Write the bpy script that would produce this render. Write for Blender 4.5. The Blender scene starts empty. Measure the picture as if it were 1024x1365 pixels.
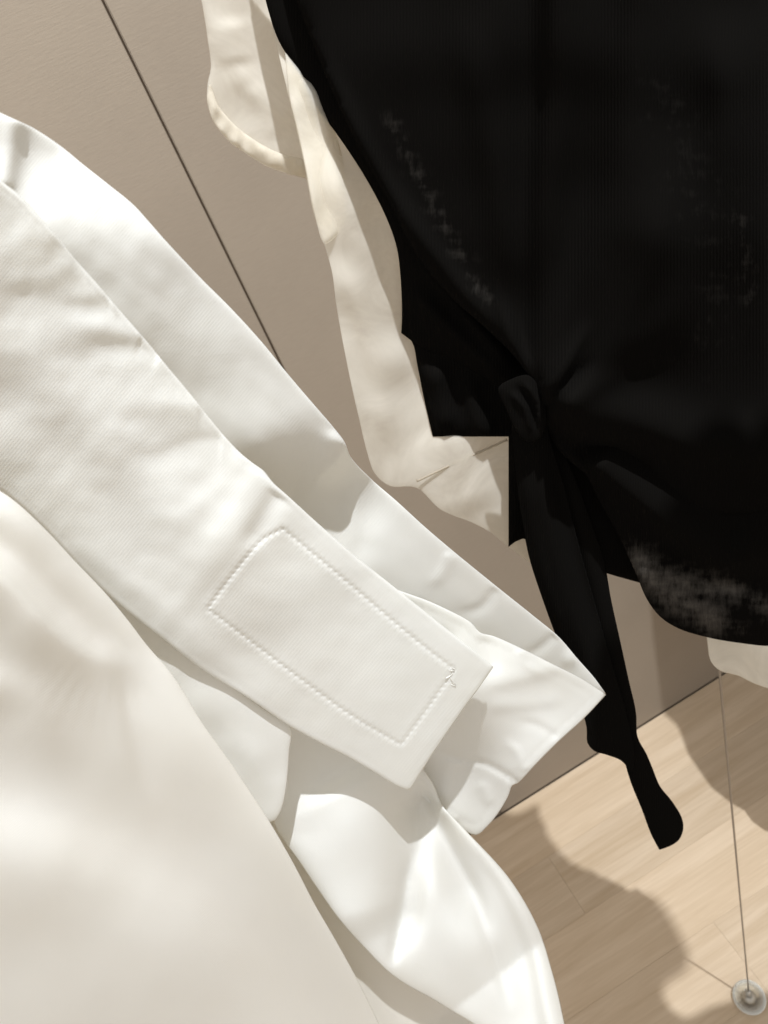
import bpy, bmesh, math, random
import numpy as np
from mathutils import Vector, Matrix
from mathutils.geometry import delaunay_2d_cdt

random.seed(7)
rng = np.random.default_rng(7)
S = bpy.context.scene
COL = S.collection

# ------------------------------------------------------------------ camera
F = 1025.0                        # focal length in photo pixels (1024 x 1365)
CX, CY = 512.0, 682.5
H = 1.45                           # lens height over the floor (m)
n = np.array([535.0, 1175.0, F]); n /= np.linalg.norm(n)      # gravity in camera axes
zc = np.array([0, 0, 1.0]); Yw = zc - n * (zc @ n); Yw /= np.linalg.norm(Yw)
Zw = -n; Xw = np.cross(Yw, Zw)
M = np.array([Xw, Yw, Zw])        # world <- camera axes (x right, y down, z forward)
CAM = np.array([0, 0, H])
cam = bpy.data.cameras.new('camera'); camo = bpy.data.objects.new('camera', cam); COL.objects.link(camo)
R = np.column_stack([M[:, 0], -M[:, 1], -M[:, 2]])
mw = Matrix.Identity(4)
for i in range(3):
    for j in range(3): mw[i][j] = R[i, j]
    mw[i][3] = CAM[i]
camo.matrix_world = mw
cam.sensor_fit = 'VERTICAL'; cam.sensor_height = 36.0; cam.sensor_width = 27.0
cam.lens = 36.0 * F / 1365.0
cam.clip_start = 0.01; cam.clip_end = 100
cam.dof.use_dof = True; cam.dof.focus_distance = 0.40; cam.dof.aperture_fstop = 18.0
S.camera = camo

# ------------------------------------------------------------------ light
w = bpy.data.worlds.new('World'); S.world = w; w.use_nodes = True
bg = w.node_tree.nodes['Background']; bg.inputs[0].default_value = (1.0, 0.975, 0.94, 1); bg.inputs[1].default_value = 0.74
Lh = np.array([-0.7536, 0.6573]); EL = math.radians(72)
Ld = np.array([Lh[0] * math.cos(EL), Lh[1] * math.cos(EL), -math.sin(EL)])
def spot(name, target, direction, dist, power, radius, color, ang=60, blend=0.5):
    l = bpy.data.lights.new(name, 'SPOT'); l.energy = power; l.shadow_soft_size = radius; l.color = color
    l.spot_size = math.radians(ang); l.spot_blend = blend
    o = bpy.data.objects.new(name, l); COL.objects.link(o)
    o.location = Vector(np.array(target) - np.array(direction) * dist)
    o.rotation_euler = Vector(direction).to_track_quat('-Z', 'Y').to_euler()
    return o
KEY = spot('track_spotlight', (0.0, 0.3, 0.95), Ld, 2.4, 278, 0.014, (0.96, 1.0, 1.03), 60)
S.view_settings.view_transform = 'Standard'; S.view_settings.look = 'None'
S.view_settings.exposure = 0.06; S.view_settings.gamma = 1.0
S.cycles.max_bounces = 10; S.cycles.transparent_max_bounces = 16

# ------------------------------------------------------------------ helpers
def ray(x, y): return M @ np.array([(x - CX) / F, (y - CY) / F, 1.0])
def at(x, y, d): return CAM + ray(x, y) * d
def floor_at(x, y, z=0.0):
    r = ray(x, y); return CAM + r * ((z - H) / r[2])
def link(name, me, mat, parent=None, smooth=True):
    o = bpy.data.objects.new(name, me); COL.objects.link(o)
    if mat: me.materials.append(mat)
    if parent: o.parent = parent
    if smooth: me.shade_smooth()
    return o
def tag(o, label=None, cat=None, group=None, kind=None):
    if label: o['label'] = label
    if cat: o['category'] = cat
    if group: o['group'] = group
    if kind: o['kind'] = kind
    return o
def empty(name, loc, label, cat):
    o = bpy.data.objects.new(name, None); COL.objects.link(o); o.location = Vector(loc)
    o.empty_display_size = 0.05
    bpy.context.view_layer.update()
    return tag(o, label, cat)

# ---- materials
def new_mat(name):
    m = bpy.data.materials.new(name); m.use_nodes = True
    nt = m.node_tree; nt.nodes.clear()
    return m, nt, nt.nodes, nt.links
def N_(nt, t, **kw):
    x = nt.nodes.new(t)
    for k, v in kw.items():
        if k in x.inputs.keys(): x.inputs[k].default_value = v
        else: setattr(x, k, v)
    return x

def twill(name, col, transl=0.18, tcol=(0.94, 0.90, 0.79, 1), scale=260, angle=50, bump=0.17, rough=0.85, sheen=0.1, noise=0.35, wrinkle=0.20):
    m, nt, nd, lk = new_mat(name)
    out = N_(nt, 'ShaderNodeOutputMaterial'); pr = N_(nt, 'ShaderNodeBsdfPrincipled')
    pr.inputs['Roughness'].default_value = rough; pr.inputs['Sheen Weight'].default_value = sheen
    pr.inputs['Specular IOR Level'].default_value = 0.15
    uv = N_(nt, 'ShaderNodeUVMap'); mp = N_(nt, 'ShaderNodeMapping'); mp.inputs['Rotation'].default_value = (0, 0, math.radians(angle))
    lk.new(uv.outputs[0], mp.inputs[0])
    wv = N_(nt, 'ShaderNodeTexWave', wave_type='BANDS', bands_direction='Y'); wv.inputs['Scale'].default_value = scale
    wv.inputs['Distortion'].default_value = 0.6; wv.inputs['Detail'].default_value = 1; wv.inputs['Detail Scale'].default_value = 2
    lk.new(mp.outputs[0], wv.inputs[0])
    wx = N_(nt, 'ShaderNodeTexWave', wave_type='BANDS', bands_direction='X'); wx.inputs['Scale'].default_value = scale * 1.6
    wx.inputs['Distortion'].default_value = 0.8
    lk.new(mp.outputs[0], wx.inputs[0])
    nz = N_(nt, 'ShaderNodeTexNoise'); nz.inputs['Scale'].default_value = 900; nz.inputs['Detail'].default_value = 3
    lk.new(uv.outputs[0], nz.inputs[0])
    a1 = N_(nt, 'ShaderNodeMath', operation='MULTIPLY_ADD'); a1.inputs[1].default_value = 0.35
    lk.new(wx.outputs['Fac'], a1.inputs[0]); lk.new(wv.outputs['Fac'], a1.inputs[2])
    a2 = N_(nt, 'ShaderNodeMath', operation='MULTIPLY_ADD'); a2.inputs[1].default_value = noise * 2
    lk.new(nz.outputs['Fac'], a2.inputs[0]); lk.new(a1.outputs[0], a2.inputs[2])
    bp = N_(nt, 'ShaderNodeBump'); bp.inputs['Strength'].default_value = bump; bp.inputs['Distance'].default_value = 0.00025
    lk.new(a2.outputs[0], bp.inputs['Height'])
    nw = N_(nt, 'ShaderNodeTexNoise'); nw.inputs['Scale'].default_value = 38; nw.inputs['Detail'].default_value = 4; nw.inputs['Roughness'].default_value = 0.55; nw.inputs['Distortion'].default_value = 0.3
    lk.new(uv.outputs[0], nw.inputs[0])
    b2 = N_(nt, 'ShaderNodeBump'); b2.inputs['Strength'].default_value = wrinkle; b2.inputs['Distance'].default_value = 0.0022
    lk.new(nw.outputs['Fac'], b2.inputs['Height']); lk.new(bp.outputs[0], b2.inputs['Normal']); lk.new(b2.outputs[0], pr.inputs['Normal'])
    # faint tone variation of the cloth itself
    n2 = N_(nt, 'ShaderNodeTexNoise'); n2.inputs['Scale'].default_value = 14; n2.inputs['Detail'].default_value = 4
    lk.new(uv.outputs[0], n2.inputs[0])
    mx = N_(nt, 'ShaderNodeMix', data_type='RGBA'); mx.inputs[6].default_value = col; mx.inputs[7].default_value = tuple(c * f for c, f in zip(col[:3], (0.985, 0.965, 0.93))) + (1,)
    lk.new(n2.outputs['Fac'], mx.inputs[0]); lk.new(mx.outputs[2], pr.inputs['Base Color'])
    tr = N_(nt, 'ShaderNodeBsdfTranslucent'); tr.inputs[0].default_value = tcol
    ms = N_(nt, 'ShaderNodeMixShader'); ms.inputs[0].default_value = transl
    lk.new(pr.outputs[0], ms.inputs[1]); lk.new(tr.outputs[0], ms.inputs[2]); lk.new(ms.outputs[0], out.inputs[0])
    return m

WHITE = twill('white_twill', (0.865, 0.88, 0.885, 1), transl=0.36)
WHITE_SOFT = twill('white_twill_soft', (0.865, 0.862, 0.845, 1), transl=0.33, wrinkle=0.12, bump=0.14, scale=270, angle=35, noise=0.5)
THREAD = twill('white_thread', (0.66, 0.65, 0.62, 1), transl=0.0, bump=0.1, scale=900)

def sheer_mat(name, op, col=(0.84, 0.80, 0.72, 1)):
    m, nt, nd, lk = new_mat(name)
    out = N_(nt, 'ShaderNodeOutputMaterial')
    df = N_(nt, 'ShaderNodeBsdfDiffuse'); df.inputs[0].default_value = col
    tl = N_(nt, 'ShaderNodeBsdfTranslucent'); tl.inputs[0].default_value = col
    m1 = N_(nt, 'ShaderNodeMixShader'); m1.inputs[0].default_value = 0.40
    lk.new(df.outputs[0], m1.inputs[1]); lk.new(tl.outputs[0], m1.inputs[2])
    tp = N_(nt, 'ShaderNodeBsdfTransparent'); tp.inputs[0].default_value = (0.97, 0.95, 0.9, 1)
    uv = N_(nt, 'ShaderNodeUVMap')
    n1 = N_(nt, 'ShaderNodeTexNoise'); n1.inputs['Scale'].default_value = 25; n1.inputs['Detail'].default_value = 6; n1.inputs['Distortion'].default_value = 1.5
    lk.new(uv.outputs[0], n1.inputs[0])
    mr = N_(nt, 'ShaderNodeMapRange'); mr.inputs['From Min'].default_value = 0.25; mr.inputs['From Max'].default_value = 0.75
    mr.inputs['To Min'].default_value = op - 0.16; mr.inputs['To Max'].default_value = op + 0.14
    lk.new(n1.outputs['Fac'], mr.inputs[0])
    m2 = N_(nt, 'ShaderNodeMixShader'); lk.new(mr.outputs[0], m2.inputs[0])
    lk.new(tp.outputs[0], m2.inputs[1]); lk.new(m1.outputs[0], m2.inputs[2]); lk.new(m2.outputs[0], out.inputs[0])
    return m
SHEER = sheer_mat('sheer_organza', 0.44, (0.94, 0.91, 0.85, 1))
SHEER_HEM = sheer_mat('sheer_organza_hem', 0.70, (0.84, 0.79, 0.70, 1))

def black_mat(name, thin=0.0):
    m, nt, nd, lk = new_mat(name)
    out = N_(nt, 'ShaderNodeOutputMaterial'); pr = N_(nt, 'ShaderNodeBsdfPrincipled')
    pr.inputs['Roughness'].default_value = 1.0; pr.inputs['Specular IOR Level'].default_value = 0.0
    pr.inputs['Sheen Weight'].default_value = 0.004; pr.inputs['Sheen Roughness'].default_value = 0.5
    uv = N_(nt, 'ShaderNodeUVMap')
    at_ = N_(nt, 'ShaderNodeAttribute', attribute_name='thin')
    mp = N_(nt, 'ShaderNodeMapping'); mp.inputs['Scale'].default_value = (1.0, 0.33, 1); mp.inputs['Rotation'].default_value = (0, 0, 0.15)
    lk.new(uv.outputs[0], mp.inputs[0])
    nz = N_(nt, 'ShaderNodeTexNoise'); nz.inputs['Scale'].default_value = 300; nz.inputs['Detail'].default_value = 7; nz.inputs['Roughness'].default_value = 0.7
    lk.new(mp.outputs[0], nz.inputs[0])
    mh = N_(nt, 'ShaderNodeMapping'); mh.inputs['Scale'].default_value = (0.3, 1.0, 1); mh.inputs['Rotation'].default_value = (0, 0, 0.9); lk.new(uv.outputs[0], mh.inputs[0])
    n2 = N_(nt, 'ShaderNodeTexNoise'); n2.inputs['Scale'].default_value = 170; n2.inputs['Detail'].default_value = 4
    lk.new(mh.outputs[0], n2.inputs[0])
    ad = N_(nt, 'ShaderNodeMath', operation='MULTIPLY_ADD'); ad.inputs[1].default_value = 0.8
    lk.new(n2.outputs['Fac'], ad.inputs[0]); lk.new(nz.outputs['Fac'], ad.inputs[2])
    a3 = N_(nt, 'ShaderNodeMath', operation='MULTIPLY_ADD'); a3.inputs[1].default_value = 0.42
    lk.new(at_.outputs['Fac'], a3.inputs[0]); lk.new(ad.outputs[0], a3.inputs[2])
    mr = N_(nt, 'ShaderNodeMapRange'); mr.inputs['From Min'].default_value = 0.99; mr.inputs['From Max'].default_value = 1.48
    lk.new(a3.outputs[0], mr.inputs[0])
    mu = N_(nt, 'ShaderNodeMath', operation='MULTIPLY'); lk.new(mr.outputs[0], mu.inputs[0]); lk.new(at_.outputs['Fac'], mu.inputs[1])
    mx = N_(nt, 'ShaderNodeMix', data_type='RGBA'); mx.inputs[6].default_value = (0.0052, 0.0047, 0.0042, 1); mx.inputs[7].default_value = (0.085, 0.077, 0.069, 1)
    lk.new(mu.outputs[0], mx.inputs[0]); lk.new(mx.outputs[2], pr.inputs['Base Color'])
    wv = N_(nt, 'ShaderNodeTexWave', bands_direction='X'); wv.inputs['Scale'].default_value = 210; wv.inputs['Distortion'].default_value = 1.2
    lk.new(uv.outputs[0], wv.inputs[0])
    ad2 = N_(nt, 'ShaderNodeMath', operation='ADD'); lk.new(wv.outputs['Fac'], ad2.inputs[0]); lk.new(nz.outputs['Fac'], ad2.inputs[1])
    bp = N_(nt, 'ShaderNodeBump'); bp.inputs['Strength'].default_value = 0.7; bp.inputs['Distance'].default_value = 0.0003
    lk.new(ad2.outputs[0], bp.inputs['Height']); lk.new(bp.outputs[0], pr.inputs['Normal'])
    lk.new(pr.outputs[0], out.inputs[0])
    return m
BLACK = black_mat('black_knit')

def wall_mat():
    m, nt, nd, lk = new_mat('wall_fabric_panel')
    out = N_(nt, 'ShaderNodeOutputMaterial'); pr = N_(nt, 'ShaderNodeBsdfPrincipled')
    pr.inputs['Roughness'].default_value = 0.8; pr.inputs['Specular IOR Level'].default_value = 0.25
    tc = N_(nt, 'ShaderNodeTexCoord'); mp = N_(nt, 'ShaderNodeMapping'); mp.inputs['Scale'].default_value = (1, 1, 9)
    lk.new(tc.outputs['Object'], mp.inputs[0])
    nz = N_(nt, 'ShaderNodeTexNoise'); nz.inputs['Scale'].default_value = 70; nz.inputs['Detail'].default_value = 6; nz.inputs['Roughness'].default_value = 0.65
    lk.new(mp.outputs[0], nz.inputs[0])
    n2 = N_(nt, 'ShaderNodeTexNoise'); n2.inputs['Scale'].default_value = 4; n2.inputs['Detail'].default_value = 3
    lk.new(tc.outputs['Object'], n2.inputs[0])
    ad = N_(nt, 'ShaderNodeMath', operation='MULTIPLY_ADD'); ad.inputs[1].default_value = 0.6
    lk.new(nz.outputs['Fac'], ad.inputs[0]); lk.new(n2.outputs['Fac'], ad.inputs[2])
    cr = N_(nt, 'ShaderNodeValToRGB'); cr.color_ramp.elements[0].position = 0.5; cr.color_ramp.elements[1].position = 1.15
    cr.color_ramp.elements[0].color = (0.285, 0.235, 0.184, 1); cr.color_ramp.elements[1].color = (0.332, 0.275, 0.216, 1)
    lk.new(ad.outputs[0], cr.inputs[0]); lk.new(cr.outputs[0], pr.inputs['Base Color'])
    bp = N_(nt, 'ShaderNodeBump'); bp.inputs['Strength'].default_value = 0.3; bp.inputs['Distance'].default_value = 0.0007
    lk.new(nz.outputs['Fac'], bp.inputs['Height']); lk.new(bp.outputs[0], pr.inputs['Normal'])
    lk.new(pr.outputs[0], out.inputs[0]); return m
WALL = wall_mat()
def flat_mat(name, col, rough=0.8, metal=0.0):
    m, nt, nd, lk = new_mat(name)
    out = N_(nt, 'ShaderNodeOutputMaterial'); pr = N_(nt, 'ShaderNodeBsdfPrincipled')
    pr.inputs['Base Color'].default_value = col; pr.inputs['Roughness'].default_value = rough; pr.inputs['Metallic'].default_value = metal
    tc = N_(nt, 'ShaderNodeTexCoord'); nz = N_(nt, 'ShaderNodeTexNoise'); nz.inputs['Scale'].default_value = 300
    lk.new(tc.outputs['Object'], nz.inputs[0])
    bp = N_(nt, 'ShaderNodeBump'); bp.inputs['Strength'].default_value = 0.1; bp.inputs['Distance'].default_value = 0.0003
    lk.new(nz.outputs['Fac'], bp.inputs['Height']); lk.new(bp.outputs[0], pr.inputs['Normal'])
    lk.new(pr.outputs[0], out.inputs[0]); return m
GAP = flat_mat('dark_joint', (0.26, 0.23, 0.20, 1))
STEEL = flat_mat('brushed_steel', (0.55, 0.53, 0.50, 1), 0.3, 1.0)
CABLE = flat_mat('steel_cable', (0.30, 0.27, 0.24, 1), 0.45, 0.7)
def glass_mat():
    m, nt, nd, lk = new_mat('clear_glass')
    out = N_(nt, 'ShaderNodeOutputMaterial'); pr = N_(nt, 'ShaderNodeBsdfPrincipled')
    pr.inputs['Base Color'].default_value = (0.93, 0.97, 0.96, 1); pr.inputs['Roughness'].default_value = 0.03
    pr.inputs['Transmission Weight'].default_value = 1.0; pr.inputs['IOR'].default_value = 1.49
    tp = N_(nt, 'ShaderNodeBsdfTransparent'); df = N_(nt, 'ShaderNodeBsdfDiffuse'); df.inputs[0].default_value = (0.85, 0.88, 0.87, 1)
    fr = N_(nt, 'ShaderNodeLayerWeight'); fr.inputs[0].default_value = 0.5
    ma = N_(nt, 'ShaderNodeMixShader'); ma.inputs[0].default_value = 0.35; lk.new(pr.outputs[0], ma.inputs[1]); lk.new(tp.outputs[0], ma.inputs[2])
    mb = N_(nt, 'ShaderNodeMixShader'); lk.new(fr.outputs['Facing'], mb.inputs[0]); lk.new(ma.outputs[0], mb.inputs[1]); lk.new(df.outputs[0], mb.inputs[2])
    lk.new(mb.outputs[0], out.inputs[0]); return m
GLASS = glass_mat()
def oak_mat():
    m, nt, nd, lk = new_mat('pale_oak')
    out = N_(nt, 'ShaderNodeOutputMaterial'); pr = N_(nt, 'ShaderNodeBsdfPrincipled')
    pr.inputs['Roughness'].default_value = 0.42; pr.inputs['Specular IOR Level'].default_value = 0.35
    tc = N_(nt, 'ShaderNodeTexCoord'); oi = N_(nt, 'ShaderNodeObjectInfo')
    cm = N_(nt, 'ShaderNodeCombineXYZ'); sc = N_(nt, 'ShaderNodeMath', operation='MULTIPLY'); sc.inputs[1].default_value = 37
    lk.new(oi.outputs['Random'], sc.inputs[0]); lk.new(sc.outputs[0], cm.inputs[0]); lk.new(sc.outputs[0], cm.inputs[2])
    va = N_(nt, 'ShaderNodeVectorMath', operation='ADD'); lk.new(tc.outputs['Object'], va.inputs[0]); lk.new(cm.outputs[0], va.inputs[1])
    mp = N_(nt, 'ShaderNodeMapping'); mp.inputs['Scale'].default_value = (0.9, 12, 12); lk.new(va.outputs[0], mp.inputs[0])
    nz = N_(nt, 'ShaderNodeTexNoise'); nz.inputs['Scale'].default_value = 3.2; nz.inputs['Detail'].default_value = 8; nz.inputs['Roughness'].default_value = 0.62; nz.inputs['Distortion'].default_value = 0.8
    lk.new(mp.outputs[0], nz.inputs[0])
    m3 = N_(nt, 'ShaderNodeMapping'); m3.inputs['Scale'].default_value = (2.5, 60, 60); lk.new(va.outputs[0], m3.inputs[0])
    nf = N_(nt, 'ShaderNodeTexNoise'); nf.inputs['Scale'].default_value = 6; nf.inputs['Detail'].default_value = 5; lk.new(m3.outputs[0], nf.inputs[0])
    ad = N_(nt, 'ShaderNodeMath', operation='MULTIPLY_ADD'); ad.inputs[1].default_value = 0.35; lk.new(nf.outputs['Fac'], ad.inputs[0]); lk.new(nz.outputs['Fac'], ad.inputs[2])
    cr = N_(nt, 'ShaderNodeValToRGB'); e = cr.color_ramp.elements
    e[0].position = 0.50; e[0].color = (0.585, 0.448, 0.305, 1); e[1].position = 0.85; e[1].color = (0.71, 0.57, 0.42, 1)
    lk.new(ad.outputs[0], cr.inputs[0])
    hs = N_(nt, 'ShaderNodeHueSaturation'); mv = N_(nt, 'ShaderNodeMapRange'); mv.inputs['To Min'].default_value = 0.94; mv.inputs['To Max'].default_value = 1.06
    lk.new(oi.outputs['Random'], mv.inputs[0]); lk.new(mv.outputs[0], hs.inputs['Value']); lk.new(cr.outputs[0], hs.inputs['Color'])
    lk.new(hs.outputs[0], pr.inputs['Base Color'])
    bp = N_(nt, 'ShaderNodeBump'); bp.inputs['Strength'].default_value = 0.12; bp.inputs['Distance'].default_value = 0.0005
    lk.new(nf.outputs['Fac'], bp.inputs['Height']); lk.new(bp.outputs[0], pr.inputs['Normal'])
    lk.new(pr.outputs[0], out.inputs[0]); return m
OAK = oak_mat()

# ------------------------------------------------------------------ setting: floor and wall
A = floor_at(630, 1110); B = floor_at(955, 905)
dw = (B - A) / np.linalg.norm(B - A); Nw = np.array([dw[1], -dw[0], 0.0])      # wall direction, normal towards the camera
ang = math.atan2(dw[1], dw[0])
def box_mesh(name, sx, sy, sz, bev=0.0, centre=(0, 0, 0)):
    bm = bmesh.new(); bmesh.ops.create_cube(bm, size=1)
    for v in bm.verts: v.co = Vector((v.co.x * sx + centre[0], v.co.y * sy + centre[1], v.co.z * sz + centre[2]))
    if bev: bmesh.ops.bevel(bm, geom=bm.edges[:], offset=bev, segments=2, affect='EDGES')
    me = bpy.data.meshes.new(name); bm.to_mesh(me); bm.free(); return me
fl = link('floor', box_mesh('floor', 6, 3.2, 0.05, 0, (0, -1.6, -0.04)), GAP, None, False)
fl.location = Vector(A); fl.rotation_euler = (0, 0, ang); tag(fl, kind='structure')
PW, PL = 0.118, 0.9
pm = box_mesh('plank', PL - 0.0002, PW - 0.0002, 0.014, 0.0002, (0, 0, -0.007))
k = 0
for r in range(26):
    off = [0.28, 0.55, 0.05, 0.72, 0.4][r % 5]
    for c in range(-3, 4):
        if r > 8 and abs(c) > 2: continue
        if k == 0: o = link('plank', pm, OAK, fl, False)
        else: o = bpy.data.objects.new('plank', pm); COL.objects.link(o); o.parent = fl
        o.location = (c * PL + off, -0.0008 - PW * (r + 0.5), 0.0); k += 1
wa = link('wall', box_mesh('wall', 6, 0.08, 3.0, 0, (0, 0.046, 1.45)), flat_mat('panel_joint', (0.30, 0.24, 0.19, 1)), None, False)
wa.location = Vector(A); wa.rotation_euler = (0, 0, ang); tag(wa, kind='structure')
# groove: through photo pixel (137,0)
r0 = ray(137, 0); g = CAM + r0 * (((A - CAM) @ Nw) / (r0 @ Nw)); gx = (g - A) @ dw
PNW = 0.9
pan = box_mesh('wall_panel', PNW - 0.0022, 0.02, 2.8, 0.0008, (0, 0.011, 1.4022))
for i, c in enumerate((-2, -1, 0, 1)):
    if i == 0: o = link('panel', pan, WALL, wa, False)
    else: o = bpy.data.objects.new('panel', pan); COL.objects.link(o); o.parent = wa
    o.location = (gx + (c + 0.5) * PNW, 0, 0.0)

# ------------------------------------------------------------------ cloth builder
def wall_depth(q):
    q = np.asarray(q, float).reshape(-1, 2)
    r_ = np.column_stack([(q[:, 0] - CX) / F, (q[:, 1] - CY) / F, np.ones(len(q))]) @ M.T
    return ((A - CAM) @ Nw) / (r_ @ Nw)
WREF = wall_depth((560, 870))[0]
def catmull(pts, step=4.0, closed=True):
    P = [np.array(p[:2], float) for p in pts]; cr = [len(p) > 2 for p in pts]; nP = len(P); out = []
    rngi = range(nP) if closed else range(nP - 1)
    for i in rngi:
        p1, p2 = P[i], P[(i + 1) % nP]
        p0 = P[i - 1] if (closed or i > 0) else p1
        p3 = P[(i + 2) % nP] if (closed or i + 2 < nP) else p2
        L = np.linalg.norm(p2 - p1)
        if cr[i]: p0 = p1 - (p2 - p1)
        if cr[(i + 1) % nP]: p3 = p2 + (p2 - p1)
        # centripetal tangents
        t01 = max(np.linalg.norm(p1 - p0), 1e-3) ** .5; t12 = max(L, 1e-3) ** .5; t23 = max(np.linalg.norm(p3 - p2), 1e-3) ** .5
        m1 = (p2 - p1) + t12 * ((p1 - p0) / t01 - (p2 - p0) / (t01 + t12))
        m2 = (p2 - p1) + t12 * ((p3 - p2) / t23 - (p3 - p1) / (t12 + t23))
        ns = max(1, int(round(L / step)))
        for s in range(ns):
            t = s / ns
            out.append((2*t**3-3*t*t+1)*p1 + (t**3-2*t*t+t)*m1 + (-2*t**3+3*t*t)*p2 + (t**3-t*t)*m2)
    if not closed: out.append(P[-1])
    return np.array(out)
def tps(ctrl):
    C = np.array(ctrl, float); X = C[:, :2] / 500.0; v = C[:, 2]; m = len(C)
    def U(r2): return 0.5 * r2 * np.log(np.maximum(r2, 1e-12))
    D = ((X[:, None] - X[None]) ** 2).sum(-1); K = U(D) + np.eye(m) * 1e-4
    P = np.column_stack([np.ones(m), X]); A_ = np.zeros((m + 3, m + 3)); A_[:m, :m] = K; A_[:m, m:] = P; A_[m:, :m] = P.T
    sol = np.linalg.solve(A_, np.concatenate([v, np.zeros(3)]))
    def f(q):
        q = q / 500.0; D = ((q[:, None] - X[None]) ** 2).sum(-1)
        return U(D) @ sol[:m] + sol[m] + q @ sol[m+1:]
    return f
def seg_dist(q, poly, closed=False):
    """signed distance (positive right of travel, image axes) and arc parameter 0..1"""
    P = np.array(poly, float); n_ = len(P)
    idx = [(i, (i + 1) % n_) for i in range(n_ if closed else n_ - 1)]
    best = np.full(len(q), 1e18); sg = np.ones(len(q)); tt = np.zeros(len(q))
    Ls = [np.linalg.norm(P[j] - P[i]) for i, j in idx]; tot = sum(Ls); acc = 0
    for (i, j), L in zip(idx, Ls):
        if L < 1e-9: continue
        a = P[i]; u = (P[j] - a) / L; rel = q - a; s = np.clip(rel @ u, 0, L)
        dd = rel - s[:, None] * u; d2 = (dd ** 2).sum(1); cr = u[0] * rel[:, 1] - u[1] * rel[:, 0]
        b = d2 < best; best = np.where(b, d2, best); sg = np.where(b, np.sign(cr) + (cr == 0), sg); tt = np.where(b, (acc + s) / tot, tt); acc += L
    return np.sqrt(best), sg, tt
def inside(q, poly):
    x, y = q[:, 0], q[:, 1]; r = np.zeros(len(q), bool); n_ = len(poly)
    for i in range(n_):
        x1, y1 = poly[i]; x2, y2 = poly[(i + 1) % n_]
        if y1 == y2: continue
        c = ((y1 > y) != (y2 > y)) & (x < (x2 - x1) * (y - y1) / (y2 - y1) + x1); r ^= c
    return r
def smooth_noise(q, scale, seed):
    r = np.random.default_rng(seed); v = np.zeros(len(q))
    for i in range(10):
        a = r.uniform(0, 2 * math.pi); kx, ky = math.cos(a), math.sin(a); fq = r.uniform(0.6, 1.7) / scale * 2 * math.pi
        v += np.sin((q[:, 0] * kx + q[:, 1] * ky) * fq + r.uniform(0, 6.28))
    return v / 3.2

class Field:
    """depth (metres along the view axis) of a cloth: base surface, folds, hems"""
    def __init__(s, ctrl, ridges=(), noise=(), roll=(0, 1), outline=None, mode='s', hem=None, fine=()):
        s.mode = mode; s.fine = fine
        s.base = tps(ctrl); s.ridges = ridges; s.noise = noise; s.roll = roll; s.poly = outline; s.hem = hem
    def __call__(s, q):
        q = np.asarray(q, float).reshape(-1, 2); d = s.base(q)
        if s.mode == 'k': d = d * wall_depth(q)
        for rd in s.ridges:
            pts, amp, w1, w2 = rd[:4]
            curve = catmull(pts, 12, False) if len(pts) > 2 else np.array([p[:2] for p in pts], float)
            di, sg, t = seg_dist(q, curve)
            wd = np.where(sg > 0, w1, w2)
            e0, e1 = (rd[4], rd[5]) if len(rd) > 4 else (0.25, 0.25)       # taper lengths at both ends
            tp = np.clip(t / max(e0, 1e-6), 0, 1) * np.clip((1 - t) / max(e1, 1e-6), 0, 1) if (e0 or e1) else 1.0
            if e0 == 0: tp = np.clip((1 - t) / max(e1, 1e-6), 0, 1)
            if e1 == 0: tp = np.clip(t / max(e0, 1e-6), 0, 1)
            if e0 == 0 and e1 == 0: tp = 1.0
            tp = tp * tp * (3 - 2 * tp)
            d = d - (amp * 0.6 if s.mode == 's' else amp) * tp * np.exp(-(di / wd) ** 2)
        for sc_, am, sd in s.noise: d = d + am * smooth_noise(q, sc_, sd)
        if s.poly is not None and s.roll[0]:
            di, _, _ = seg_dist(q, s.poly, True); d = d + s.roll[0] * np.exp(-di / s.roll[1])
        if s.poly is not None and s.hem:
            di, _, _ = seg_dist(q, s.poly, True); d = d + s.hem[1] * np.exp(-((di - s.hem[0]) / 2.2) ** 2)
        for ln, amp, wd, pitch in s.fine:
            di, _, t = seg_dist(q, ln); L = np.linalg.norm(np.diff(ln, axis=0), axis=1).sum()
            ph = 0.5 + 0.5 * np.cos(t * L / pitch * 6.2832)
            d = d + 0.45 * amp * np.exp(-(di / (1.5 * wd)) ** 2) + 1.1 * amp * np.exp(-(di / (0.75 * wd)) ** 2) * ph ** 3 - 0.25 * amp * np.exp(-((di - 3.2 * wd) / (1.6 * wd)) ** 2) * (0.4 + ph)
        if s.mode == 's': d = d * 1.06 * np.clip(wall_depth(q) / WREF, 0.3, 1.6) ** STEEP
        return d
STEEP = 0.60

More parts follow.
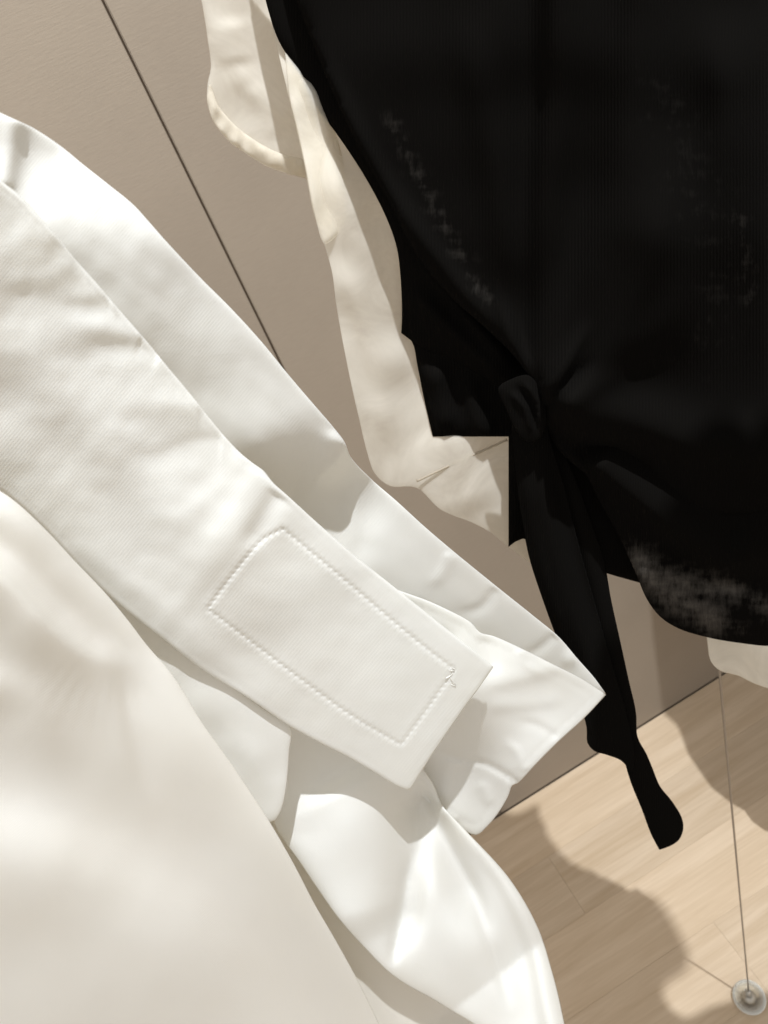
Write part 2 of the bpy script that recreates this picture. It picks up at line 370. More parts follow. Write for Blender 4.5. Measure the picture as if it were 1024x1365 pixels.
def cloth(name, outline, ctrl, mat, parent, step=5.0, ridges=(), noise=(), roll=(0.0015, 4.0), thick=0.0007,
          back=0.0, thin=(), hem=None, mode='s', fine=()):
    poly = catmull(outline, step)
    fld = Field(ctrl, ridges, noise, roll, poly, mode=mode, hem=hem, fine=fine)
    lo, hi = poly.min(0), poly.max(0)
    xs = np.arange(lo[0], hi[0], step); ys = np.arange(lo[1], hi[1], step * 0.87)
    gx_, gy_ = np.meshgrid(xs, ys); gx_[1::2] += step / 2
    q = np.column_stack([gx_.ravel(), gy_.ravel()])
    q = q[inside(q, poly)]
    di, _, _ = seg_dist(q, poly, True); q = q[di > 9.0 if step <= 7 else di > step * 0.5]
    if step <= 7:
        tg = np.roll(poly, -1, 0) - np.roll(poly, 1, 0); tg /= np.maximum(np.linalg.norm(tg, axis=1), 1e-6)[:, None]; nm = np.column_stack([-tg[:, 1], tg[:, 0]])
        ar = (poly[:, 0] * np.roll(poly[:, 1], -1) - np.roll(poly[:, 0], -1) * poly[:, 1]).sum()
        if ar < 0: nm = -nm
        for of in (1.3, 2.8, 4.6, 7.2):
            rp = poly + nm * of; dr, _, _ = seg_dist(rp, poly, True); rp = rp[inside(rp, poly) & (dr > of * 0.85)]; q = np.vstack([q, rp])
    for ln, _, wd, _ in fine:
        di, _, _ = seg_dist(q, ln); q = q[di > 8.5]
        tg = np.gradient(ln, axis=0); tg /= np.linalg.norm(tg, axis=1)[:, None]; nm = np.column_stack([-tg[:, 1], tg[:, 0]])
        for of in (-7, -4.8, -3.2, -1.6, 0, 1.6, 3.2, 4.8, 7): q = np.vstack([q, ln + nm * of])
    nb = len(poly); allp = np.vstack([poly, q])
    vs, _, fs, ov, _, _ = delaunay_2d_cdt([Vector(p) for p in allp], [(i, (i + 1) % nb) for i in range(nb)], [], 1, 1e-4)
    V = np.array([[v.x, v.y] for v in vs]); d = fld(V)
    bnd = {i for i, o_ in enumerate(ov) if any(x < nb for x in o_)}
    rays = np.column_stack([(V[:, 0] - CX) / F, (V[:, 1] - CY) / F, np.ones(len(V))]) @ M.T
    W = CAM + rays * d[:, None]
    dm = float(np.mean(d)); uv = V * dm / F
    faces = [tuple(f_) for f_ in fs]
    # face orientation towards the camera
    f0 = []
    for f_ in faces:
        a, b, c = (V[f_[0]], V[f_[1]], V[f_[2]])
        f0.append(f_ if (b[0]-a[0])*(c[1]-a[1]) - (b[1]-a[1])*(c[0]-a[0]) < 0 else f_[::-1])
    nV = len(V); F_all = list(f0); W_all = W; UV = uv
    if back > 0:      # a closed, hollow garment: far side bellies away and meets the near side at the outline
        di, _, _ = seg_dist(V, poly, True)
        Bk = W + rays * (back * (1 - np.exp(-di / 45.0)))[:, None]
        mp = {}; extra = []; cnt = nV
        for i in range(nV):
            if i in bnd: mp[i] = i
            else: mp[i] = cnt; cnt += 1; extra.append(i)
        W_all = np.vstack([W, Bk[extra]]); UV = np.vstack([uv, uv[extra]])
        F_all += [tuple(mp[i] for i in f_[::-1]) for f_ in f0]
    me = bpy.data.meshes.new(name)
    org = np.array(parent.matrix_world.translation) if parent else np.zeros(3)
    me.from_pydata([Vector(p) for p in (W_all - org)], [], F_all)
    ul = me.uv_layers.new(name='UVMap')
    li = np.zeros(len(me.loops), int); me.loops.foreach_get('vertex_index', li)
    ul.data.foreach_set('uv', UV[li].astype(np.float32).ravel())
    if thin:
        tv = np.zeros(len(UV)); qq = UV * F / dm
        for pts, w_, a_ in thin:
            dd, _, _ = seg_dist(qq, catmull(pts, 10, False)); tv = np.maximum(tv, a_ * np.exp(-(dd / w_) ** 2))
        at_ = me.attributes.new('thin', 'FLOAT', 'POINT'); at_.data.foreach_set('value', tv.astype(np.float32))
    o = link(name, me, mat, parent)
    if thick and back <= 0:
        sm = o.modifiers.new('Solidify', 'SOLIDIFY'); sm.thickness = thick; sm.offset = -1
    return o, fld, poly

def tube(name, pts, rad, mat, parent, seg=8, caps=True):
    org = np.array(parent.matrix_world.translation) if parent else np.zeros(3)
    P = np.array(pts, float) - org; bm = bmesh.new(); rings = []
    rad = rad if hasattr(rad, '__len__') else [rad] * len(P)
    for i, p in enumerate(P):
        t = Vector(P[min(i + 1, len(P) - 1)] - P[max(i - 1, 0)]).normalized()
        a = t.orthogonal().normalized() if i == 0 else (a - t * a.dot(t)).normalized(); b = t.cross(a)
        rings.append([bm.verts.new(Vector(p) + (a * math.cos(6.2832 * k / seg) + b * math.sin(6.2832 * k / seg)) * rad[i]) for k in range(seg)])
    for r1, r2 in zip(rings, rings[1:]):
        for k in range(seg): bm.faces.new((r1[k], r1[(k + 1) % seg], r2[(k + 1) % seg], r2[k]))
    if caps: bm.faces.new(rings[0][::-1]); bm.faces.new(rings[-1])
    bmesh.ops.recalc_face_normals(bm, faces=bm.faces[:])
    me = bpy.data.meshes.new(name); bm.to_mesh(me); bm.free()
    return link(name, me, mat, parent)

# ------------------------------------------------------------------ display cable with its glass foot
bp_ = floor_at(999, 1332)
cab = empty('display_cable', bp_, 'thin taut steel cable rising from a round clear glass foot on the oak floor', 'cable')
def lathe(name, prof, mat, parent, seg=40, sharp=False):
    bm = bmesh.new(); rings = []
    for r, z in prof:
        rings.append([bm.verts.new((r * math.cos(6.2832 * k / seg), r * math.sin(6.2832 * k / seg), z)) for k in range(seg)] if r > 1e-6 else [bm.verts.new((0, 0, z))])
    for a, b in zip(rings, rings[1:]):
        for k in range(seg):
            k2 = (k + 1) % seg
            if len(a) == 1: bm.faces.new((a[0], b[k2], b[k]))
            elif len(b) == 1: bm.faces.new((a[k], a[k2], b[0]))
            else: bm.faces.new((a[k], a[k2], b[k2], b[k]))
    bmesh.ops.recalc_face_normals(bm, faces=bm.faces[:])
    me = bpy.data.meshes.new(name); bm.to_mesh(me); bm.free(); return link(name, me, mat, parent, not sharp)
Rg = 0.0235
prof = [(0, 0.0005), (Rg*.72, 0.0005), (Rg*.9, 0.003), (Rg, 0.008), (Rg, 0.013), (Rg*.93, 0.018), (Rg*.78, 0.0225), (Rg*.5, 0.0245), (0, 0.0245)]
gl = lathe('glass_foot', prof, GLASS, cab)
core = lathe('metal_core', [(0, 0.003), (0.0085, 0.003), (0.0095, 0.005), (0.0095, 0.0125), (0.006, 0.014), (0.0045, 0.0195), (0, 0.0195)], STEEL, cab, 24)
fit = lathe('cable_fitting', [(0, 0.0246), (0.0045, 0.0246), (0.0045, 0.028), (0.0025, 0.030), (0.0022, 0.037), (0, 0.037)], STEEL, cab, 20)
tube('cable', [bp_ + np.array([0, 0, z]) for z in (0.036, 0.3, 0.6, 0.9, 1.2, 1.32)], 0.0011, CABLE, cab, 8)

# ------------------------------------------------------------------ sheer white organza blouse
def kat(x, y, k): return at(x, y, k * wall_depth((x, y))[0])
sh = empty('sheer_blouse', kat(470, 0, 0.58), 'sheer off-white organza blouse hanging behind and below the black knit top', 'blouse')
KBLACK = [(350, -30, .56), (350, 400, .55), (537, 430, .50), (580, 580, .475), (700, 720, .435), (860, 0, .402), (860, 400, .402), (900, 780, .398), (960, 900, .396), (1060, 850, .388), (1060, -30, .388), (850, 1130, .37), (620, 100, .47)]
kb = tps(KBLACK)
DS = [(x, y, kb(np.array([[x, y]], float))[0] + o_) for x, y, o_ in [(350, -180, .009), (362, 20, .008), (450, 180, .008), (534, 370, .008), (537, 440, .008), (566, 535, .008), (620, 585, .008), (700, 735, .008), (720, 600, .012), (640, 420, .012), (620, 240, .012), (520, -60, .012), (760, 700, .012),
      (372, 110, -.004), (405, 240, -.018), (440, 380, -.022), (466, 500, -.018), (500, 630, -.008), (590, 680, .002)]]
cloth('sleeve', [(225, -200, 1), (264, -20), (271, 15), (277, 55), (281, 90), (277, 110), (276, 135), (281, 155), (292, 172), (308, 190), (330, 205), (350, 218), (375, 228), (410, 238, 1), (430, 180), (430, 60), (360, -200, 1)],
      [(260, 0, .61), (280, 150, .605), (410, 235, .59), (400, 0, .61)], SHEER, sh, 6, mode='k',
      ridges=[([(300, 90), (340, 120), (400, 170)], 0.002, 14, 22), ([(310, 20), (320, 90)], 0.002, 20, 20), ([(330, 110), (370, 190)], 0.0015, 10, 14)], noise=[(60, 0.0004, 3)])
cloth('sleeve_hem', [(276, 128), (281, 155), (292, 173), (308, 191), (330, 206), (350, 219), (375, 229), (411, 239, 1), (404, 212, 1), (370, 203), (345, 190), (322, 174), (305, 158), (290, 138), (280, 112)],
      [(280, 150, .602), (410, 235, .587), (290, 120, .602), (400, 212, .587)], SHEER_HEM, sh, 5, noise=[(30, 0.0007, 4)], mode='k')
cloth('side_panel', [(320, -200, 1), (362, 30), (372, 75), (385, 130), (396, 175), (406, 222), (417, 280), (432, 325), (443, 365), (448, 405), (456, 450), (466, 500), (478, 555), (490, 605), (500, 632), (520, 648), (555, 650), (587, 679), (628, 696), (651, 708), (678, 729), (705, 749), (725, 760, 1), (780, 700), (760, 500), (640, 300), (560, 100), (480, -200, 1)],
      DS, SHEER, sh, 7, mode='k', ridges=[([(400, 70), (440, 200), (455, 300)], 0.007, 25, 14), ([(460, 190), (470, 300), (520, 420), (540, 560)], 0.006, 30, 18),
      ([(455, 330), (500, 480), (520, 620)], 0.005, 16, 24), ([(590, 560), (640, 690)], 0.006, 40, 30)], noise=[(110, 0.0010, 5)], roll=(0.001, 6))
cloth('inner_layer', [(380, 70, 1), (386, 130), (397, 176), (407, 222), (418, 280), (433, 325), (447, 316), (458, 300), (461, 250), (455, 205), (438, 150), (410, 95)],
      [(x, y, z - .006) for x, y, z in DS], SHEER, sh, 6, mode='k', noise=[(60, 0.0005, 15)])
cloth('seam', [(555, 640, 1), (615, 612), (676, 584.5, 1), (677, 587.5, 1), (616, 615), (556, 643, 1)], [(x, y, z - .006) for x, y, z in DS], sheer_mat('sheer_seam', 0.7, (0.62, 0.56, 0.47, 1)), sh, 5, mode='k')
cloth('front_hem', [(940, 820, 1), (944, 862), (948, 882), (960, 894), (985, 901), (1005, 911), (1022, 917), (1034, 920, 1), (1034, 820, 1)],
      [(940, 820, .402), (1000, 910, .402), (1140, 930, .395), (1140, 820, .395)], sheer_mat('sheer_organza_double', 0.86, (0.9, 0.87, 0.8, 1)), sh, 6, mode='k',
      ridges=[([(975, 840), (985, 905)], 0.004, 12, 18, 0, 0), ([(1040, 840), (1045, 925)], 0.005, 18, 18, 0, 0)])

# ------------------------------------------------------------------ black knit top
bk = empty('black_wrap_top', kat(760, 0, 0.42), 'black fine-knit wrap top knotted at the waist with long hanging ties', 'top')
def blk(name, outline, off, ridges, step=8, roll=(0.004, 7), thin=(), noise=(), back=0.0):
    ctrl = KBLACK
    return cloth(name, outline, [(x, y, z + off) for x, y, z in ctrl], BLACK, bk, step, mode='k', ridges=ridges, roll=roll, thin=thin, noise=noise, back=back)
blk('under_panel', [(310, -200, 1), (358, 15), (372, 55), (392, 88), (420, 140), (450, 180), (488, 238), (515, 290), (529, 330), (534, 370), (536, 420), (535, 444, 1), (549, 455), (557, 490), (566, 535), (577, 582, 1), (678, 582, 1), (678, 729, 1), (697, 718), (740, 740), (808, 764), (850, 776), (900, 790), (1032, 812, 1), (1031, 400), (1032, -200, 1)],
      0.0, [([(575, 480), (600, 580)], 0.008, 12, 12), ([(620, 500), (650, 600)], 0.008, 12, 12)], step=9, noise=[(120, 0.002, 11)])
blk('side_wrap', [(310, -200, 1), (358, 15), (372, 55), (392, 88), (420, 140), (450, 180), (488, 238), (515, 290), (529, 330), (534, 370), (536, 420), (535, 444, 1), (560, 462), (600, 480), (640, 500), (668, 522), (690, 560, 1), (730, 540, 1), (700, 480), (650, 430), (600, 380), (560, 300), (500, 180), (440, 60), (400, -200, 1)],
      -.005, [([(540, 380), (610, 450), (690, 520)], 0.010, 10, 14), ([(545, 330), (620, 420), (700, 510)], 0.008, 8, 12)], step=7)
blk('front_panel', [(340, -200, 1), (386, -25), (412, 45), (440, 115), (470, 180), (492, 222), (520, 272), (552, 335), (600, 395), (650, 440), (688, 478), (712, 515), (722, 556), (738, 590), (760, 615), (790, 637), (830, 655), (880, 675), (930, 686), (980, 686), (1015, 682), (1032, 678, 1), (1031, 400), (1032, -200, 1)],
      -.028, [([(742, -180), (736, 100), (724, 280), (722, 480)], 0.008, 18, 34, .2, 0), ([(690, -180), (708, 120), (700, 300), (712, 480)], -0.004, 22, 22, .2, 0), ([(860, -180), (850, 60), (820, 260), (740, 480)], 0.006, 30, 40, .2, .2), ([(960, 0), (965, 200), (900, 420), (760, 520)], 0.006, 30, 45, .2, .2), ([(620, 0), (650, 180), (700, 420)], 0.004, 26, 30, .3, .2), ([(720, 560), (800, 470), (870, 330), (900, 150)], 0.018, 45, 70, .1, .4),
      ([(722, 555), (830, 560), (950, 600), (1080, 590)], 0.016, 30, 40, .12, .1), ([(722, 560), (780, 600), (880, 640)], -0.012, 14, 16, .1, .3),
      ([(712, 530), (690, 470), (660, 380)], 0.008, 9, 12, .05, .5), ([(718, 545), (745, 500), (790, 420)], 0.007, 8, 11, .05, .5), ([(720, 552), (770, 530), (850, 480)], 0.004, 14, 20, .05, .5), ([(722, 565), (790, 580), (870, 590)], 0.006, 8, 11, .05, .5), ([(722, 548), (752, 515), (800, 470)], -0.005, 7, 7, .05, .5),
      ([(400, 20), (500, 230), (640, 420), (700, 500)], 0.006, 20, 14)], roll=(0.006, 8), noise=[(200, 0.001, 12)],
      thin=[([(520, 160), (570, 260), (620, 350), (650, 400)], 13, 0.40), ([(880, 120), (930, 260), (960, 380), (930, 470)], 40, 0.15), ([(985, 290), (1000, 400)], 14, .34)])
blk('draped_hem', [(735, 560, 1), (760, 600), (785, 640), (800, 670), (825, 715), (848, 765), (862, 798), (880, 822), (905, 838), (945, 850), (985, 857), (1026, 861), (1033, 859, 1), (1033, 600, 1), (900, 560)],
      -.020, [([(770, 600), (880, 690), (960, 748), (1024, 735), (1100, 700)], 0.022, 14, 45, .1, 0), ([(880, 700), (950, 775), (1060, 775)], -0.008, 14, 14), ([(840, 740), (900, 800), (1000, 830), (1140, 835)], 0.006, 20, 20, .1, 0)], step=7,
      thin=[([(850, 750), (885, 785), (950, 825)], 26, 1.0), ([(890, 770), (980, 790)], 20, .95), ([(1005, 800), (1050, 830)], 16, .75), ([(950, 835), (990, 838)], 10, .6)])
blk('tie', [(712, 520), (740, 560), (752, 600), (772, 650), (790, 700), (805, 745), (815, 800), (826, 850), (838, 905), (848, 950), (850, 982), (862, 1005), (870, 1024), (880, 1048), (896, 1068), (909, 1090), (911, 1105), (905, 1120), (893, 1128), (879, 1133, 1), (868, 1112), (856, 1080), (840, 1040), (826, 990), (800, 900), (770, 800), (735, 700), (712, 620), (700, 560)],
      -.012, [([(735, 560), (775, 700), (810, 850), (845, 1000), (880, 1100)], 0.006, 14, 22)], step=6, roll=(0.003, 7), back=0.010)
blk('tie', [(688, 520), (682, 560), (684, 600), (688, 640), (695, 690), (706, 745), (722, 795), (740, 845), (758, 892), (772, 935), (782, 970), (783, 990), (792, 1001), (808, 1006), (828, 1014), (843, 1031, 1), (847, 1010), (838, 960), (815, 880), (792, 800), (770, 720), (750, 640), (735, 590), (722, 540), (708, 515)],
      -.026, [([(712, 560), (722, 660), (750, 780), (790, 900), (815, 1000)], 0.007, 12, 20), ([(695, 600), (720, 740), (765, 880)], 0.004, 8, 10), ([(735, 600), (765, 730), (810, 880)], -0.005, 9, 9)], step=6, roll=(0.003, 7), back=0.010)
blk('knot', [(664, 518), (682, 505), (704, 500), (718, 514), (727, 540), (728, 566), (720, 585), (704, 590), (690, 578), (674, 545)],
      -.040, [([(676, 520), (700, 545), (710, 582)], 0.003, 5, 5), ([(695, 506), (716, 535), (719, 575)], 0.003, 4, 5), ([(686, 512), (708, 540), (714, 580)], -0.003, 4, 4)], step=4, roll=(0.002, 6), back=0.006)

# ------------------------------------------------------------------ unseen shape added beside the camera to throw the long shadow on the floor
gs = empty('floor_shadow_caster', (0.55, 0.2, 1.6), 'dark shape added out of frame at right to throw the wavy floor shadow', 'shadow caster')
Y0 = 0.165; LP = np.array(KEY.location)
edge = [(760, 1215), (820, 1190), (862, 1200), (890, 1215), (897, 1240), (886, 1272), (872, 1300), (884, 1330), (910, 1350), (940, 1354), (975, 1338), (1040, 1332), (1070, 1370), (1000, 1400), (860, 1400), (740, 1385), (690, 1330), (700, 1240)]
pl = []
for p in catmull(edge, 14):
    fp = floor_at(*p); t = (Y0 - fp[1]) / (LP[1] - fp[1]); pl.append(fp + (LP - fp) * t)
bm = bmesh.new(); n2 = len(pl); cen = sum(pl) / n2 - np.array(gs.location)
rf = [bm.verts.new(Vector(p - np.array(gs.location)) + Vector((0, 0.006 * math.sin(i * 0.9), 0))) for i, p in enumerate(pl)]
rk = [bm.verts.new(v.co + Vector((0.0, -0.02, 0))) for v in rf]
bm.faces.new(rf); bm.faces.new(rk[::-1])
for i in range(n2): bm.faces.new((rf[i], rk[i], rk[(i + 1) % n2], rf[(i + 1) % n2]))
bmesh.ops.recalc_face_normals(bm, faces=bm.faces[:]); bmesh.ops.triangulate(bm, faces=bm.faces[:])
me = bpy.data.meshes.new('floor_caster_shape'); bm.to_mesh(me); bm.free(); link('floor_caster_shape', me, SHEER_HEM if False else BLACK, gs, False)

def add_shadow_caster(root, name, edge_pts, y0, extra, mat):
    pl = []
    for kind_, x, y in edge_pts:
        if kind_ == 'f': fp = floor_at(x, y)
        else: r_ = ray(x, y); fp = CAM + r_ * (((A - CAM) @ Nw) / (r_ @ Nw))
        pl.append(fp + (LP - fp) * ((y0 - fp[1]) / (LP[1] - fp[1])))
    pl += [np.array(e, float) for e in extra]
    bm = bmesh.new(); org = np.array(root.location)
    rf = [bm.verts.new(Vector(p - org) + Vector((0, 0.008 * math.sin(i * 1.3), 0))) for i, p in enumerate(pl)]
    rk = [bm.verts.new(v.co + Vector((0, 0.03, 0))) for v in rf]; n2 = len(pl)
    bm.faces.new(rf); bm.faces.new(rk[::-1])
    for i in range(n2): bm.faces.new((rf[i], rk[i], rk[(i + 1) % n2], rf[(i + 1) % n2]))
    bmesh.ops.recalc_face_normals(bm, faces=bm.faces[:]); bmesh.ops.triangulate(bm, faces=bm.faces[:])
    me = bpy.data.meshes.new(name); bm.to_mesh(me); bm.free(); link(name, me, mat, root, False)
lc = empty('corner_shadow_caster', (0.6, 0.5, 1.6), 'tall shape added out of frame at right to shade the far corner of the floor', 'coat')  # added blocker out of view, its outline cut to shade wall and far floor
add_shadow_caster(lc, 'corner_caster_shape', [('w', 868, 640), ('w', 868, 770), ('w', 872, 860), ('w', 885, 952), ('f', 906, 968), ('f', 924, 1000), ('f', 938, 1035), ('f', 950, 1052), ('f', 972, 1066), ('f', 990, 1076), ('f', 1005, 1098), ('f', 1024, 1113), ('f', 1060, 1122)], 0.48,
             [(0.85, 0.48, 0.25), (0.95, 0.48, 1.0), (0.8, 0.48, 1.62)], BLACK)

# ------------------------------------------------------------------ white shirt in the foreground
wt = empty('white_shirt', at(-60, 100, 0.34), 'white twill cotton shirt hanging in front, its wide open cuff stitched with a rectangle', 'shirt')

# inner sleeve lining seen in the gap between body and sleeve
cloth('sleeve_lining', [(330, 1000, 1), (470, 1090), (600, 1300), (720, 1470, 1), (520, 1470, 1), (380, 1250), (300, 1060)],
      [(330, 1000, .435), (470, 1200, .45), (700, 1450, .44), (380, 1250, .43)], WHITE_SOFT, wt, 8, ridges=[([(400, 1150), (520, 1330), (600, 1450)], 0.008, 25, 35, .1, 0)])

# back of the cuff: inside face of the band
CA = [(0, 150, .320), (80, 196, .334), (60, 310, .325), (140, 400, .338), (200, 300, .337), (310, 415, .350), (400, 520, .362), (270, 520, .359), (350, 590, .366), (460, 590, .374), (440, 660, .402), (390, 660, .397), (455, 715, .404), (492, 638, .394), (500, 720, .398), (660, 780, .416), (560, 800, .408), (808, 925, .430), (740, 900, .434), (745, 850, .428)]
cloth('cuff_inside', [(-80, 70, 1), (-40, 128), (0, 150), (22, 160), (45, 171), (80, 194), (112, 220), (145, 246), (178, 273), (200, 297), (222, 322), (265, 368), (310, 413), (350, 457), (385, 500), (420, 541), (445, 570), (460, 590), (467, 608), (490, 634), (530, 669), (565, 701), (600, 731), (660, 780), (715, 824), (745, 849), (770, 878), (792, 903), (808, 925, 1), (770, 915), (700, 900), (600, 860), (500, 800), (380, 700), (240, 560), (120, 410), (-80, 300, 1)],
      CA, WHITE, wt, 5, roll=(0.0009, 3), noise=[(170, 0.0007, 21), (50, 0.00010, 22)],
      ridges=[([(455, 575), (425, 640), (400, 720)], 0.006, 18, 30, .1, .3), ([(500, 630), (490, 700), (480, 760)], -0.004, 16, 22, .1, .3), ([(20, 165), (8, 240)], 0.005, 18, 14, 0, 0),
              ([(740, 845), (712, 868), (690, 872)], -0.003, 5, 8, .1, .5), ([(660, 782), (640, 810), (600, 815)], -0.0025, 5, 9, .1, .5), ([(600, 735), (585, 770), (560, 780)], 0.002, 7, 9, .1, .5), ([(770, 880), (745, 880)], 0.003, 12, 8, .1, .4)])
# outer side of the cuff that comes round to the front
CB = [(480, 750, .405), (560, 797, .402), (655, 860, .402), (808, 925, .424), (745, 895, .411), (700, 1030, .402), (760, 970, .410), (645, 915, .394), (630, 965, .406), (620, 1020, .432), (560, 1000, .445), (640, 1100, .428), (560, 1080, .446), (720, 940, .408)]
cloth('cuff_return', [(450, 790, 1), (505, 782), (560, 797), (595, 812), (628, 830), (640, 843), (658, 848), (690, 862), (740, 887), (775, 905), (808, 926, 1), (780, 956), (745, 988), (715, 1018), (690, 1044), (683, 1047), (677, 1062), (664, 1084), (650, 1101), (635, 1113), (615, 1105), (560, 1060), (500, 1000, 1), (450, 860, 1)],
      CB, WHITE, wt, 4.5, roll=(0.0008, 2.6), hem=(12, 0.0005), noise=[(70, 0.0002, 23)],
      ridges=[([(620, 832), (600, 900), (560, 1000)], 0.004, 10, 18), ([(640, 845), (655, 880), (660, 900)], -0.003, 8, 10), ([(575, 1000), (615, 1012), (650, 1020), (692, 1045)], -0.003, 4, 5, .2, 0),
              ([(640, 915), (690, 905), (760, 885)], 0.0028, 9, 14), ([(640, 940), (700, 940), (760, 930)], 0.0020, 8, 12), ([(745, 985), (715, 965), (680, 962)], -0.0022, 4, 7, .1, .5), ([(700, 1030), (690, 1000), (665, 985)], 0.0022, 5, 8, .1, .5), ([(690, 865), (700, 885), (735, 900)], 0.002, 6, 8, .1, .5), ([(600, 1010), (595, 1060), (600, 1100)], 0.004, 9, 16, .1, .1),
              ([(640, 1040), (655, 1075)], 0.002, 8, 8)])

# gathered lower sleeve
CG = [(385, 970, .420), (545, 1050, .424), (460, 1100, .404), (450, 1220, .390), (367, 1097, .410), (600, 1090, .428), (700, 1200, .412), (752, 1365, .402), (630, 1365, .392), (560, 1200, .404), (760, 1460, .40), (580, 1290, .394)]
cloth('sleeve', [(360, 955, 1), (366, 1000), (362, 1050), (366, 1097), (380, 1122), (398, 1147), (424, 1186), (452, 1225), (485, 1262), (520, 1297), (548, 1316), (574, 1330), (600, 1346), (630, 1364), (680, 1400), (740, 1480, 1), (790, 1480, 1), (766, 1420), (754, 1370), (745, 1328), (735, 1290), (722, 1248), (703, 1208), (680, 1172), (660, 1148), (640, 1127), (612, 1098), (590, 1074), (575, 1040), (540, 1000), (460, 950, 1)],
      CG, WHITE, wt, 5, roll=(0.004, 7), back=0.04, noise=[(170, 0.0008, 31)],
      ridges=[([(440, 1030), (475, 1100), (465, 1180), (490, 1260)], 0.013, 66, 66, .15, .2),
              ([(552, 1030), (556, 1110), (548, 1200), (527, 1290)], -0.024, 30, 18, .1, .3),
              ([(552, 1120), (540, 1200), (522, 1296)], -0.009, 9, 6, .3, .2), ([(628, 1190), (658, 1270), (684, 1352)], -0.007, 8, 9, .3, .3),
              ([(550, 1040), (572, 1140), (605, 1215), (640, 1290), (680, 1370)], 0.012, 34, 40, .3, .2),
              ([(556, 1050), (590, 1120), (628, 1190), (662, 1262)], -0.030, 34, 15, .1, .4),
              ([(586, 1064), (630, 1116), (676, 1176), (712, 1256), (732, 1350), (750, 1430)], 0.016, 14, 26, .05, 0)])

# rounded placket tail between body and cuff
cloth('placket_tail', [(60, 690, 1), (150, 770), (230, 850), (300, 905), (350, 944), (385, 966, 1), (389, 976), (386, 1000), (384, 1030), (381, 1055), (375, 1080), (366, 1094), (354, 1096), (340, 1082), (310, 1050), (230, 980), (120, 870), (40, 760)],
      [(60, 700, .356), (200, 830, .362), (385, 970, .376), (370, 1090, .378), (260, 960, .370), (120, 860, .366)], WHITE, wt, 5, roll=(0.0014, 3.5), thick=0.0012, noise=[(110, 0.0004, 41)],
      ridges=[([(230, 920), (310, 965), (370, 1040)], 0.003, 26, 34), ([(280, 985), (330, 1005), (365, 1070)], 0.0018, 16, 20)])

# body of the shirt, nearest the lens
CF = [(-80, 600, .296), (20, 690, .306), (100, 760, .320), (186, 852, .334), (265, 958, .341), (361, 1097, .353), (420, 1208, .367), (505, 1365, .394), (560, 1480, .408), (-80, 900, .308), (-80, 1200, .342), (100, 1050, .330), (200, 1250, .356), (300, 1460, .398), (-80, 1460, .382)]
cloth('body_panel', [(-110, 560, 1), (-20, 640), (20, 668), (60, 705), (100, 748), (140, 790), (170, 826), (196, 860), (228, 897), (248, 927), (268, 961), (290, 992), (310, 1020), (336, 1059), (361, 1098), (392, 1152), (420, 1206), (448, 1254), (476, 1305), (506, 1366), (540, 1440), (560, 1490, 1), (-110, 1490, 1)],
      CF, WHITE_SOFT, wt, 6, roll=(0.004, 9), back=0.035, noise=[(260, 0.0012, 51), (90, 0.0001, 53)],
      ridges=[([(-120, 700), (0, 778), (69, 848), (120, 884), (178, 890), (200, 860)], 0.030, 58, 28, 0, .5),
              ([(-120, 640), (10, 700), (70, 755), (130, 830), (150, 900)], 0.008, 34, 34, 0, .4),
              ([(-120, 980), (60, 1065), (180, 1110), (300, 1190), (420, 1330), (560, 1540)], -0.019, 75, 90, 0, 0),
              ([(-120, 1110), (60, 1200), (200, 1280), (320, 1400), (400, 1540)], 0.010, 110, 105, 0, 0),
              ([(150, 850), (172, 930), (190, 1010), (230, 1120)], -0.006, 16, 44, .3, .5),
              ([(-40, 905), (30, 930), (60, 980), (64, 1060)], 0.006, 34, 30, .2, .5)])

# front flap of the cuff
CC = [(-60, 190, .288), (0, 240, .295), (0, 440, .308), (0, 650, .328), (150, 400, .319), (150, 600, .330), (150, 780, .346), (335, 618, .345), (300, 750, .344), (270, 890, .359), (470, 740, .358), (400, 850, .361), (385, 968, .370), (658, 888, .373), (600, 970, .378), (545, 1053, .383), (520, 880, .369)]
flap_out = [(-110, 120, 1), (-60, 185), (0, 240), (22, 257), (50, 286), (75, 314), (100, 345), (125, 373), (150, 402), (175, 431), (200, 460), (222, 487), (243, 512), (262, 535), (280, 558), (300, 582), (320, 603), (337, 617), (352, 628), (365, 644), (385, 662), (420, 694), (470, 738), (520, 778), (570, 818), (610, 850), (636, 870), (658, 889, 1), (640, 915), (618, 945), (600, 971), (575, 1008), (546, 1054, 1), (530, 1048), (500, 1030), (460, 1007), (430, 992), (395, 973), (380, 964), (330, 930), (270, 893), (215, 850), (170, 815), (115, 765), (60, 705), (20, 668), (-20, 640), (-110, 585, 1)]
patch = [(377, 705), (350, 720), (325, 748), (300, 780), (277, 812), (330, 852), (400, 905), (470, 955), (535, 993), (572, 942), (606, 893), (560, 858), (500, 808), (440, 757)]
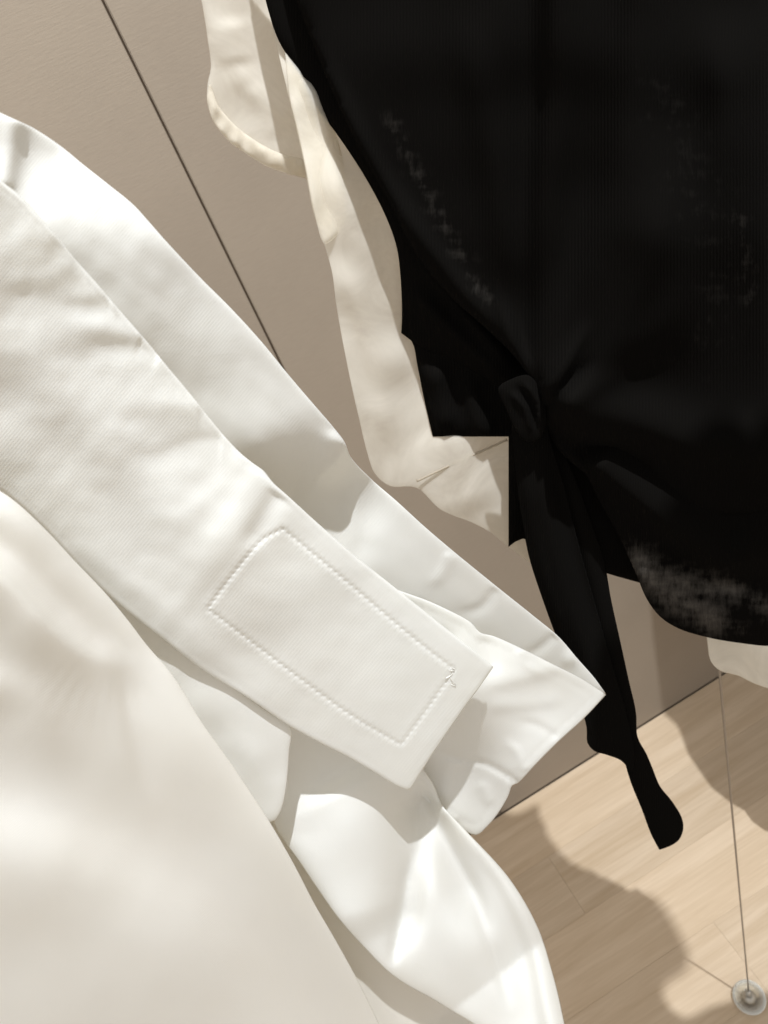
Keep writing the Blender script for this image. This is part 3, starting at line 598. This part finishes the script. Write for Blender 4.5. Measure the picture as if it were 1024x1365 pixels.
fold_ridges = [([(352, 628), (320, 680), (285, 730), (250, 790)], 0.0036, 21, 44, .05, .6),
    ([(372, 655), (350, 690), (330, 735)], -0.0042, 14, 18, .1, .3),
    ([(330, 605), (300, 650), (240, 690), (170, 700)], 0.0024, 18, 26, .05, .6),
    ([(300, 590), (262, 590), (200, 610), (140, 600)], -0.0018, 13, 23, .05, .6),
    ([(270, 545), (215, 540), (130, 520)], 0.0019, 16, 20, .05, .6),
    ([(215, 475), (170, 462), (100, 465)], -0.0018, 13, 18, .05, .6),
    ([(190, 452), (140, 440), (60, 450)], 0.0018, 16, 18, .05, .6),
    ([(150, 405), (100, 410), (40, 400)], -0.0014, 13, 18, .05, .6),
    ([(100, 350), (60, 370), (-20, 370)], 0.0014, 16, 20, .05, .6),
    ([(350, 640), (260, 780), (150, 900)], 0.001, 20, 20),
    ([(-20, 520), (100, 610), (180, 720), (250, 810)], -0.002, 30, 40),
    ([(-40, 430), (60, 500), (160, 600), (230, 730)], 0.0022, 40, 40),
    ([(60, 690), (200, 800), (350, 920)], 0.0015, 16, 16)]
# stitched groove with the padded rectangle inside it
pj = patch + [patch[0]]
PATCH_C = [(*patch[0], 1), *patch[1:4], (*patch[4], 1), *patch[5:8], (*patch[8], 1), patch[9], (*patch[10], 1), *patch[11:], (*patch[0], 1)]
PLN = catmull(PATCH_C, 2.0, False)
o, FC, _ = cloth('cuff_flap', flap_out, CC, WHITE, wt, 4.0, roll=(0.0011, 2.6), thick=0.0018, hem=(9, 0.00025), noise=[(150, 0.0006, 61), (45, 0.00008, 62)], ridges=fold_ridges, fine=[(PLN, 0.0006, 2.2, 9.0)])
# the thread: every stitch lies in the groove, one joined run
def stitches(name, line, fld, parent, pitch=9.0, length=6.0, rad=0.00012, lift=-0.00022):
    C_ = line; seg = np.r_[0, np.cumsum(np.linalg.norm(np.diff(C_, axis=0), axis=1))]
    org = np.array(parent.matrix_world.translation); bm = bmesh.new(); s = 1.4
    while s + length < seg[-1]:
        ps = []
        for t in np.linspace(0, 1, 5):
            a = s + length * t; q = np.array([np.interp(a, seg, C_[:, 0]), np.interp(a, seg, C_[:, 1])]) + rng.normal(0, .2, 2)
            dd = fld(q)[0] - lift - 0.00012 * math.sin(math.pi * t) + 0.0010 * (abs(2 * t - 1) ** 3)
            ps.append(Vector(at(q[0], q[1], dd) - org))
        rings = []
        for i, p in enumerate(ps):
            tg = (ps[min(i + 1, 4)] - ps[max(i - 1, 0)]).normalized(); a_ = tg.orthogonal().normalized(); b_ = tg.cross(a_)
            r_ = rad * (1 - 0.45 * abs(i / 2 - 1) ** 2)
            rings.append([bm.verts.new(p + (a_ * math.cos(k * 1.0472) + b_ * math.sin(k * 1.0472)) * r_) for k in range(6)])
        for r1, r2 in zip(rings, rings[1:]):
            for k in range(6): bm.faces.new((r1[k], r1[(k + 1) % 6], r2[(k + 1) % 6], r2[k]))
        bm.faces.new(rings[0][::-1]); bm.faces.new(rings[-1])
        s += pitch
    bmesh.ops.recalc_face_normals(bm, faces=bm.faces[:])
    me = bpy.data.meshes.new(name); bm.to_mesh(me); bm.free(); return link(name, me, THREAD, parent)
stitches('stitching', PLN[:-3], FC, wt)
# tangled thread ends at the corner of the rectangle
pts = []
for t in np.linspace(0, 1, 40):
    x = 601 + 5 * math.sin(9 * t) + 2 * math.sin(23 * t); y = 890 + 22 * t + 4 * math.cos(14 * t)
    pts.append(at(x, y, FC((x, y))[0] - 0.0006 - 0.0005 * math.sin(17 * t)))
tube('thread_knot', pts, 0.00022, THREAD, wt, 6)
